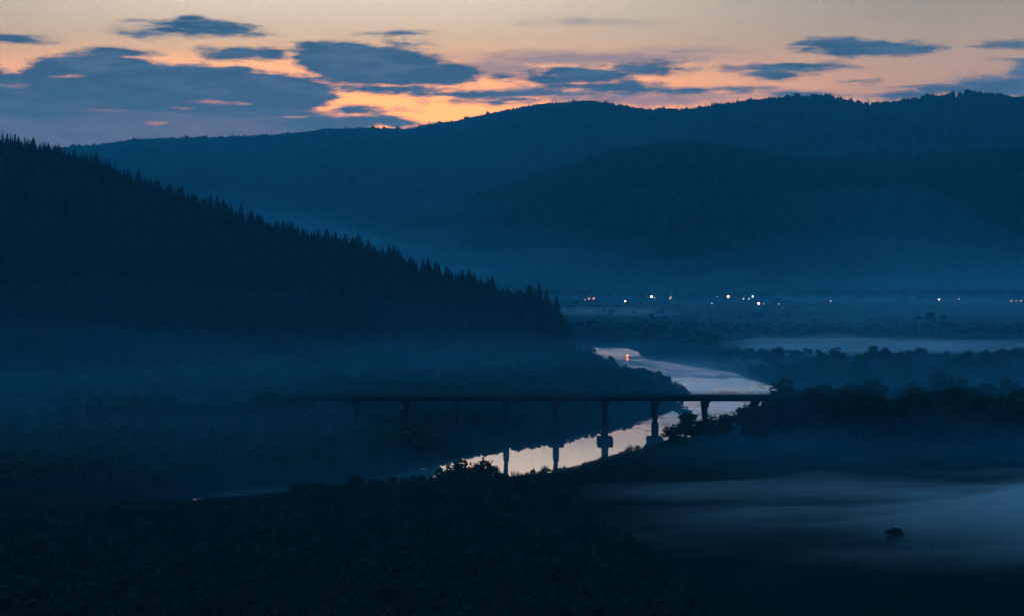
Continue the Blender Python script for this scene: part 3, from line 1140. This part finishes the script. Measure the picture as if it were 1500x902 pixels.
WARM, WHITE, PINK, COOL, RED = (1.0, 0.50, 0.24), (1.0, 0.80, 0.60), (1.0, 0.50, 0.42), (0.62, 0.95, 0.95), (1.0, 0.22, 0.2)
for a in (
    (857, 440, PINK, 3, 0.6, 'weak lamp at the left of the pink lit house'),
    (916, 442, WHITE, 16, 0.8, 'white lamp low beside the mist, second light from the dark hill'),
    (954.5, 435, WARM, 20, 1.25, 'bright warm lamp between the white lamp and the dim pink house'),
    (959, 437, PINK, 3, 0.6, 'weak pink lamp touching the bright warm one'),
    (983, 436, PINK, 4, 0.7, 'dim pink lamp over the small pinkish house'),
    (1043, 445, COOL, 4.5, 0.55, 'tiny cool lamp low left of the warm pair'),
    (1051, 435, COOL, 1.8, 0.6, 'very faint bluish lamp left of the brightest warm lamp'),
    (1067, 435, WARM, 22, 1.25, 'brightest warm lamp in the middle of the village'),
    (1094, 434.5, (0.6, 1.0, 0.7), 3.5, 0.9, 'greenish lamp over the wide house'),
    (1102.5, 434.8, COOL, 15, 0.8, 'cool white lamp right of the greenish one'),
    (1111.5, 445, PINK, 18, 1.1, 'bright pinkish white lamp, lowest of the middle lights'),
    (1119, 445.8, PINK, 3.0, 0.5, 'faint lamp right beside the bright pinkish one'),
    (1217, 441.5, WHITE, 4.5, 0.6, 'faint white lamp alone in the wide dark gap'),
    (1376, 439.3, WHITE, 14, 0.75, 'lone clear white lamp on the right of the village'),
    (1405, 438.4, PINK, 5, 0.65, 'small pink lamp right of the lone white one'),
    (1482, 441.3, PINK, 4.5, 0.6, 'first of three small lamps at the frame edge'),
    (1489.5, 441.3, RED, 5, 0.6, 'red lamp in the middle of three at the frame edge'),
    (1496, 441.3, PINK, 6, 0.6, 'last of three small lamps at the frame edge'),
):
    lamp(*a)

# fire on the river shore
p = on_z(919, 521.5, 0.4)
e = link('bonfire', None, loc=(p[0], p[1], 0.15))
tag(e, 'small orange bonfire at the water edge in the river bend', 'bonfire')
mb = MB()
for k in range(7):
    th = 6.283 * k / 7
    mb.tube([(1.1 * math.cos(th), 1.1 * math.sin(th), -0.15), (0.1 * math.cos(th), 0.1 * math.sin(th), 0.9)], [0.12, 0.08], 6)
mb.build('log_pile', M_LOG, e)
mb = MB()
for k in range(6):
    th, rr = 6.283 * k / 6, 0.35
    cx, cy = rr * math.cos(th), rr * math.sin(th)
    hh = 1.5 + 0.5 * math.sin(k * 2.3)
    mb.tube([(cx, cy, 0.25), (cx * 1.3, cy * 1.3, hh * 0.4), (cx * 0.6, cy * 0.6, hh * 0.75), (cx * 0.3, cy * 0.3, hh)], [0.2, 0.42, 0.22, 0.02], 7)
fm = emit('flame', (1.0, 0.26, 0.08), 4.5)
fm.cycles.emission_sampling = 'FRONT'
mb.build('flame', fm, e)
mb = MB()
mb.box(p[0] - 2.6, p[0] + 2.6, p[1] - 3, p[1] + 3, -0.8, 0.16, top=(1.0, 1.2))
o = mb.build('gravel_bar', M_CONC2)
o['kind'] = 'structure'

# ------------------------------------------------------------------ mist banks
def mist(name, label, px0, px1, D0, D1, thick, density, seed, sx=0.012, sy=0.02, cut=0.0, zb=1.0, col=(0.95, 0.97, 0.95), n=60, holes=0.5, grad=None):
    """a low closed bank of mist: flat below, with a softly swelling top that thins out to nothing"""
    a0, a1 = (px0 - 750) / F, (px1 - 750) / F
    A, Y = np.meshgrid(np.linspace(a0, a1, n), np.linspace(D0, D1, n))
    X = A * Y
    u, v = np.linspace(-1, 1, n)[None, :], np.linspace(-1, 1, n)[:, None]
    env = np.clip(1 - u ** 4, 0, 1) * np.clip((1 - v) ** 1.6 * (1 + v), 0, 2) * 0.85
    if grad is not None:
        env = env * grad(px_of(X, Y))
    f = env * (1 + holes * 1.8 * fbm(X * sx, Y * sy, seed, 4)) - cut
    T = thick * np.clip(f, 0, None) ** 1.5
    T[0, :] = T[-1, :] = 0
    T[:, 0] = T[:, -1] = 0
    T[T < 0.02 * thick] = 0
    on = T > 0
    idx = np.arange(n * n).reshape(n, n)
    bot = np.where(on, idx + n * n, idx)
    cell = on[:-1, :-1] | on[1:, :-1] | on[:-1, 1:] | on[1:, 1:]
    top = np.stack([idx[:-1, :-1], idx[:-1, 1:], idx[1:, 1:], idx[1:, :-1]], -1)[cell]
    low = np.stack([bot[:-1, :-1], bot[1:, :-1], bot[1:, 1:], bot[:-1, 1:]], -1)[cell]
    V = np.concatenate([np.stack([X, Y, zb + T], -1).reshape(-1, 3), np.stack([X, Y, np.where(on, zb - 0.05 * thick, zb)], -1).reshape(-1, 3)])
    Fc = np.concatenate([top, low])
    used = np.unique(Fc)
    re = np.full(len(V), -1)
    re[used] = np.arange(len(used))
    o = link(name, mesh_from(name, V[used], re[Fc], vol(name, col, density), smooth=False))
    tag(o, label, 'mist', None, 'stuff')
    return o


def Dz(py, z=3.0):
    return float(on_z(750, py, z)[1])


for k, (tk, dn) in enumerate(((2.2, 0.013), (4.2, 0.0085), (8.0, 0.0042))):
    mist('meadow_mist', 'pale mist lying over the dark meadow at the lower right', 790 - 10 * k, 1800, Dz(838 + 5 * k), Dz(684 - 7 * k), tk, dn, 3 + k,
         sx=0.014, sy=0.022, zb=1.9, holes=0.95, n=80, grad=lambda p: np.interp(p, [800, 1000, 1250, 1420, 1500, 1800], [0.3, 0.45, 0.7, 1.1, 1.5, 1.6]))
for k, (tk, dn) in enumerate(((1.5, 0.020), (3.6, 0.009))):
    mist('meadow_mist', 'thin pale streak of mist along the far side of the meadow', 830, 1560, Dz(732), Dz(697), tk, dn, 18 + k,
         sx=0.015, sy=0.03, zb=2.2, holes=0.4, n=60, grad=lambda p: np.interp(p, [830, 1050, 1200, 1500], [0.5, 1.0, 1.2, 0.8]))
for k, (tk, dn) in enumerate(((1.8, 0.045), (3.4, 0.022), (5.5, 0.008))):
    mist('plain_mist', 'white sheet of mist over the wet plain behind the grove', 1030 - 10 * k, 1800, Dz(522 + k), Dz(490 - 2 * k), tk, dn, 14 + k,
         sx=0.014, sy=0.012, zb=1.6, holes=0.9, n=80, grad=lambda p: np.interp(p, [1040, 1120, 1300, 1420, 1800], [0.6, 1.2, 1.1, 0.6, 0.6]))
for k, (tk, dn) in enumerate(((1.8, 0.008), (4.0, 0.004))):
    mist('field_mist', 'narrow strip of mist below the first village lights', 780, 1010, Dz(464), Dz(446), tk, dn, 19 + k, sx=0.012, sy=0.012, zb=2.0, holes=0.5, n=50)
for k, (tk, dn) in enumerate(((6, 0.0016), (15, 0.0010), (36, 0.0004))):
    mist('field_mist', 'faint wide mist across the far plain', 700, 2000, 1180 + 30 * k, 2500 + 60 * k, tk, dn, 23 + k, sx=0.005, sy=0.005, zb=2.0, holes=0.6, n=60, col=(0.35, 0.85, 1.0))
for k, (tk, dn) in enumerate(((2.0, 0.008), (5.0, 0.003))):
    mist('river_mist', 'light mist rising from the riffled river bend', 860, 1160, Dz(560), Dz(510), tk, dn, 29 + k, sx=0.02, sy=0.02, zb=0.3, holes=0.6, n=50)
for k, (tk, dn) in enumerate(((8, 0.0007), (18, 0.0004), (34, 0.0002))):
    mist('hill_foot_mist', 'dim blue mist along the foot of the left hill', -500, 960, 820 - 15 * k, 1330 + 25 * k, tk, dn, 37 + k, sx=0.008, sy=0.01, zb=2, holes=0.8, n=70, col=(0.2, 0.8, 1.0), grad=lambda p: np.interp(p, [-500, 150, 420, 600, 960], [0.15, 0.4, 0.9, 1.1, 1.0]))
for k, (tk, dn) in enumerate(((7, 0.0006), (14, 0.0006), (27, 0.0009))):
    mist('bank_mist', 'dim blue mist over the left bank wood and the bridge approach', -400, 745 - 15 * k, 520, 800, tk, dn, 83 + k, sx=0.01, sy=0.014, zb=1, holes=0.6, n=60, col=(0.2, 0.8, 1.0), grad=lambda p: np.interp(p, [-400, 420, 600, 715], [1.0, 1.0, 0.55, 0.0]))
for k, (tk, dn) in enumerate(((8, 0.0010), (16, 0.0012), (28, 0.0014))):
    mist('grove_mist', 'dim mist in front of the right bank grove', 960 - 15 * k, 1800, 560, 860, tk, dn, 43 + k, sx=0.015, sy=0.02, zb=1, holes=0.6, n=70, col=(0.2, 0.8, 1.0))
for k, (tk, dn) in enumerate(((40, 0.0009), (95, 0.00055), (180, 0.0003))):
    mist('valley_mist', 'deep blue mist filling the foot of the far hills', -700, 2400, 1850 + 40 * k, 3700 + 150 * k, tk, dn, 47 + k, sx=0.002, sy=0.002, zb=1, holes=0.4, n=60, col=(0.2, 0.8, 1.0))

for k, (tk, dn) in enumerate(((8, 0.0007), (16, 0.0004), (27, 0.0003), (42, 0.0002))):
    mist('floor_mist', 'thin blue mist filling the valley floor between the hills', -1300, 2900, 556 + 8 * k, 1420 + 30 * k, tk, dn, 53 + k, sx=0.004, sy=0.006, zb=1, holes=0.45, n=70, col=(0.2, 0.8, 1.0))

# ------------------------------------------------------------------ haze
mb = MB()
mb.box(-5200, 5200, -420, 8050, -4.2, 680)
o = mb.build('haze', M_HAZE)
o['kind'] = 'stuff'
o['label'] = 'thin blue evening haze filling the valley'
o['category'] = 'haze'

# ------------------------------------------------------------------ sky
w = bpy.data.worlds.new('World')
sc.world = w
w.use_nodes = True
nt = w.node_tree
nt.nodes.clear()
L = nt.links.new


def node(t, **k):
    n = nt.nodes.new(t)
    for a, b_ in k.items():
        setattr(n, a, b_)
    return n


def val(s, sock):
    if hasattr(s, 'is_linked') or hasattr(s, 'links'):
        L(s, sock)
    else:
        sock.default_value = s


def math_(op, a, b_=None, c=None):
    n = node('ShaderNodeMath', operation=op)
    val(a, n.inputs[0])
    if b_ is not None:
        val(b_, n.inputs[1])
    if c is not None:
        val(c, n.inputs[2])
    return n.outputs[0]


def vmath(op, a, b_=None, c=None):
    n = node('ShaderNodeVectorMath', operation=op)
    val(a, n.inputs[0])
    if b_ is not None:
        val(b_, n.inputs[1])
    if c is not None:
        val(c, n.inputs[2])
    return n.outputs['Value'] if op in ('LENGTH', 'DOT_PRODUCT') else n.outputs['Vector']


def mrange(x, a, b_, c=0.0, d=1.0, smooth=True):
    n = node('ShaderNodeMapRange')
    n.interpolation_type = 'SMOOTHSTEP' if smooth else 'LINEAR'
    val(x, n.inputs['Value'])
    for k, v_ in (('From Min', a), ('From Max', b_), ('To Min', c), ('To Max', d)):
        n.inputs[k].default_value = v_
    return n.outputs['Result']


def mixc(f, a, b_):
    n = node('ShaderNodeMix', data_type='RGBA')
    val(f, n.inputs[0])
    for s, v_ in ((n.inputs[6], a), (n.inputs[7], b_)):
        if isinstance(v_, tuple):
            s.default_value = (*v_, 1)
        else:
            L(v_, s)
    return n.outputs[2]


def ramp(x, stops):
    n = node('ShaderNodeValToRGB')
    e = n.color_ramp.elements
    while len(e) < len(stops):
        e.new(0.5)
    for el, (p_, c) in zip(e, stops):
        el.position = p_
        el.color = (*c, 1)
    L(x, n.inputs['Fac'])
    return n.outputs['Color']


UNIT = math.atan(100.0 / F)       # one sky unit: about two degrees


def sky_uv(px, py):
    d = ray(px, py)
    return math.atan2(d[0], d[1]) / UNIT, math.atan2(d[2], math.hypot(d[0], d[1])) / UNIT


tc = node('ShaderNodeTexCoord')
sp = node('ShaderNodeSeparateXYZ')
L(tc.outputs['Generated'], sp.inputs[0])
az = math_('ARCTAN2', sp.outputs['X'], sp.outputs['Y'])
el = math_('ARCSINE', sp.outputs['Z'])
U = math_('DIVIDE', az, UNIT)
Vv = math_('DIVIDE', el, UNIT)
cx = node('ShaderNodeCombineXYZ')
L(U, cx.inputs[0]); L(Vv, cx.inputs[1])
P0 = cx.outputs[0]

# ragged edges: the cloud plane is warped by two octaves of noise drawn out sideways
def noise_at(vec, scale, detail, rough=0.55, off=0.0):
    mp = node('ShaderNodeMapping')
    mp.inputs['Scale'].default_value = scale
    mp.inputs['Location'].default_value = (off, off * 0.7, off * 0.3)
    L(vec, mp.inputs['Vector'])
    n = node('ShaderNodeTexNoise')
    n.inputs['Scale'].default_value = 1.0
    n.inputs['Detail'].default_value = detail
    n.inputs['Roughness'].default_value = rough
    L(mp.outputs['Vector'], n.inputs['Vector'])
    return n


nw = noise_at(P0, (1.2, 3.2, 1), 4)
wv_ = vmath('MULTIPLY_ADD', nw.outputs['Color'], (0.55, 0.16, 0), (-0.275, -0.08, 0))
P1 = vmath('ADD', P0, wv_)
nd = noise_at(P0, (2.6, 8.5, 1), 8, 0.6, 3.1)
nfine = math_('SUBTRACT', nd.outputs['Fac'], 0.5)


def cloud_field(ells):
    acc = None
    for (x, y, hw, hh) in ells:
        u, v_ = sky_uv(x, y)
        a, b_ = hw / 100.0, hh / 100.0
        q = vmath('MULTIPLY_ADD', P1, (1 / a, 1 / b_, 0), (-u / a, -v_ / b_, 0))
        l_ = vmath('LENGTH', q)
        s = min(a, b_ * 2.2)
        f = math_('MULTIPLY_ADD', l_, -s, s)
        if acc is None:
            acc = f
        else:
            n = node('ShaderNodeMath', operation='SMOOTH_MAX')
            L(acc, n.inputs[0]); L(f, n.inputs[1])
            n.inputs[2].default_value = 0.04
            acc = n.outputs[0]
    return acc


DARK = [
    # lens above the left
    (285, 47, 100, 9), (292, 38, 62, 12), (280, 28, 30, 9), (335, 44, 40, 9), (215, 51, 44, 6), (196, 31, 26, 2.5),
    (20, 57, 52, 9),
    # big left mass
    (70, 140, 120, 34), (150, 118, 120, 38), (170, 78, 62, 10), (260, 130, 150, 38), (370, 138, 130, 34), (330, 118, 90, 20),
    (0, 130, 80, 24), (100, 95, 60, 14),
    (345, 80, 72, 11), (395, 79, 34, 9),
    # middle mass
    (500, 88, 75, 28), (560, 100, 100, 30), (640, 110, 75, 19), (470, 70, 55, 9), (560, 118, 110, 13), (600, 84, 40, 10),
    (578, 51, 45, 3.2), (598, 66, 32, 5),
    # streaks under it
    (690, 140, 110, 8), (560, 132, 90, 7), (760, 148, 120, 6),
    # right of centre
    (940, 101, 82, 10), (850, 110, 75, 13), (800, 118, 60, 9), (735, 112, 22, 6), (900, 128, 110, 9), (1030, 133, 95, 6),
    (1260, 70, 95, 15), (1320, 74, 55, 10), (1215, 66, 50, 10),
    (1150, 100, 88, 8), (1130, 112, 42, 11),
    (1490, 63, 55, 6.5), (1490, 85, 45, 4),
    (1255, 122, 22, 3), (1170, 139, 50, 6), (1400, 132, 100, 8), (1330, 140, 60, 8),
    (525, 163, 70, 7), (560, 178, 60, 10), (640, 185, 70, 7), (470, 186, 80, 12),
]
VEIL = [
    (850, 86, 240, 13), (1000, 75, 90, 8), (860, 33, 85, 5), (720, 100, 110, 15),
    (950, 145, 180, 14), (1150, 140, 120, 8),
]
BANK = [
    (60, 178, 260, 44), (40, 214, 240, 30), (-260, 214, 240, 40), (240, 186, 240, 38), (390, 182, 130, 26), (-120, 150, 160, 70), (500, 178, 70, 14),
    (1495, 126, 110, 19), (1560, 105, 90, 24), (780, 138, 130, 10),
]
nst = noise_at(P0, (1.1, 16.0, 1), 6, 0.65, 5.3)
nstreak = math_('SUBTRACT', nst.outputs['Fac'], 0.5)
fd = math_('MULTIPLY_ADD', nstreak, 0.30, math_('MULTIPLY_ADD', nfine, 0.32, cloud_field(DARK)))
fb = math_('MULTIPLY_ADD', nfine, 0.5, cloud_field(BANK))
fv = math_('MULTIPLY_ADD', nfine, 0.30, cloud_field(VEIL))
ad_ = mrange(fd, -0.065, 0.12)
ab_ = mrange(fb, -0.12, 0.2)
av_ = mrange(fv, -0.10, 0.24)

# slits where the sunset glows through the low bank
GAPS = [(142, 162, 20, 2.8), (266, 160, 18, 2.6), (234, 182, 18, 2.2), (356, 151, 14, 1.8), (425, 172, 10, 1.6), (315, 151, 26, 2.4), (97, 113, 18, 2.4), (18, 125, 22, 3)]
fg = math_('MULTIPLY_ADD', nfine, 0.22, cloud_field(GAPS))
ag_ = mrange(fg, -0.04, 0.09, 0.0, 0.42)
ad_ = math_('MULTIPLY', ad_, math_('SUBTRACT', 1.0, ag_))
ab_ = math_('MULTIPLY', ab_, math_('SUBTRACT', 1.0, ag_))

# clear dusk sky: warm band over the sunset, fading to blue overhead and away from the west
glow_az = sky_uv(500, 150)[0]
daz = math_('ABSOLUTE', math_('SUBTRACT', U, glow_az))
vn = math_('DIVIDE', Vv, 45.0)          # 45 units is the zenith
S = 1.0
centre = ramp(vn, [(0.0, (4.8, 1.42, 0.10)), (0.045, (3.7, 1.27, 0.25)), (0.06, (1.27, 0.80, 0.39)), (0.072, (1.24, 0.98, 0.66)), (0.095, (1.75, 1.06, 0.66)), (0.12, (1.25, 0.90, 0.66)),
                   (0.22, (0.42, 0.56, 0.72)), (0.36, (0.10, 0.28, 0.54)), (1.0, (0.012, 0.165, 0.415))])
side = ramp(vn, [(0.0, (1.15, 0.60, 0.38)), (0.045, (1.14, 0.60, 0.31)), (0.06, (0.80, 0.55, 0.33)), (0.076, (0.51, 0.44, 0.30)), (0.095, (0.80, 0.62, 0.44)), (0.12, (0.45, 0.50, 0.50)),
                 (0.22, (0.36, 0.50, 0.66)), (0.36, (0.08, 0.27, 0.53)), (1.0, (0.012, 0.165, 0.415))])
east = ramp(vn, [(0.0, (0.03, 0.19, 0.44)), (0.25, (0.03, 0.21, 0.49)), (1.0, (0.012, 0.165, 0.415))])
sky = mixc(mrange(daz, 1.0, 9.0), centre, side)
sky = mixc(mrange(daz, 12.0, 34.0), sky, east)
# clouds lit only by the blue sky above them
ctex = noise_at(P0, (1.3, 7.0, 1), 7, 0.62, 7.7)
cdark = ramp(mrange(Vv, 1.3, 3.3, smooth=False), [(0.0, (0.12, 0.23, 0.33)), (0.5, (0.08, 0.158, 0.235)), (1.0, (0.034, 0.112, 0.195))])
cdark = mixc(mrange(ctex.outputs['Fac'], 0.42, 0.66, 0.0, 0.85), cdark, (0.15, 0.235, 0.33))
cveil = mixc(mrange(Vv, 1.3, 2.4), (0.15, 0.27, 0.46), (0.33, 0.30, 0.36))
sky = mixc(math_('MULTIPLY', av_, 0.78), sky, cveil)
sky = mixc(math_('MULTIPLY', ab_, 0.97), sky, mixc(mrange(ctex.outputs['Fac'], 0.35, 0.72), (0.085, 0.20, 0.33), (0.17, 0.27, 0.40)))
sky = mixc(ad_, sky, cdark)
# below the horizon the air is simply dark
sky = mixc(mrange(Vv, -1.5, 0.0), (0.01, 0.03, 0.06), sky)

ns = node('ShaderNodeTexSky')
ns.sky_type = 'NISHITA'
ns.sun_disc = False
ns.sun_elevation = math.radians(-4.0)
ns.sun_rotation = math.radians(-3.0)
ns.altitude = 200
bg1 = node('ShaderNodeBackground')
L(sky, bg1.inputs['Color'])
bg1.inputs['Strength'].default_value = 1.0
bg2 = node('ShaderNodeBackground')
L(ns.outputs[0], bg2.inputs['Color'])
bg2.inputs['Strength'].default_value = 0.05
addn = node('ShaderNodeAddShader')
L(bg1.outputs[0], addn.inputs[0]); L(bg2.outputs[0], addn.inputs[1])
wo = node('ShaderNodeOutputWorld')
L(addn.outputs[0], wo.inputs['Surface'])
w.cycles.sampling_method = 'MANUAL'
w.cycles.sample_map_resolution = 1024

# ------------------------------------------------------------------ render
vs = sc.view_settings
vs.view_transform = 'Standard'
vs.look = 'None'
vs.exposure = 0.0
vs.gamma = 1.0
sc.render.engine = 'CYCLES'
cy = sc.cycles
cy.max_bounces = 3
cy.diffuse_bounces = 1
cy.glossy_bounces = 2
cy.volume_bounces = 1
cy.transparent_max_bounces = 12
cy.use_denoising = True
cy.sample_clamp_indirect = 3.0
cy.use_adaptive_sampling = True
cy.adaptive_threshold = 0.04
cy.adaptive_min_samples = 24
print('conifers', n_con, 'broadleaf', n_bro)
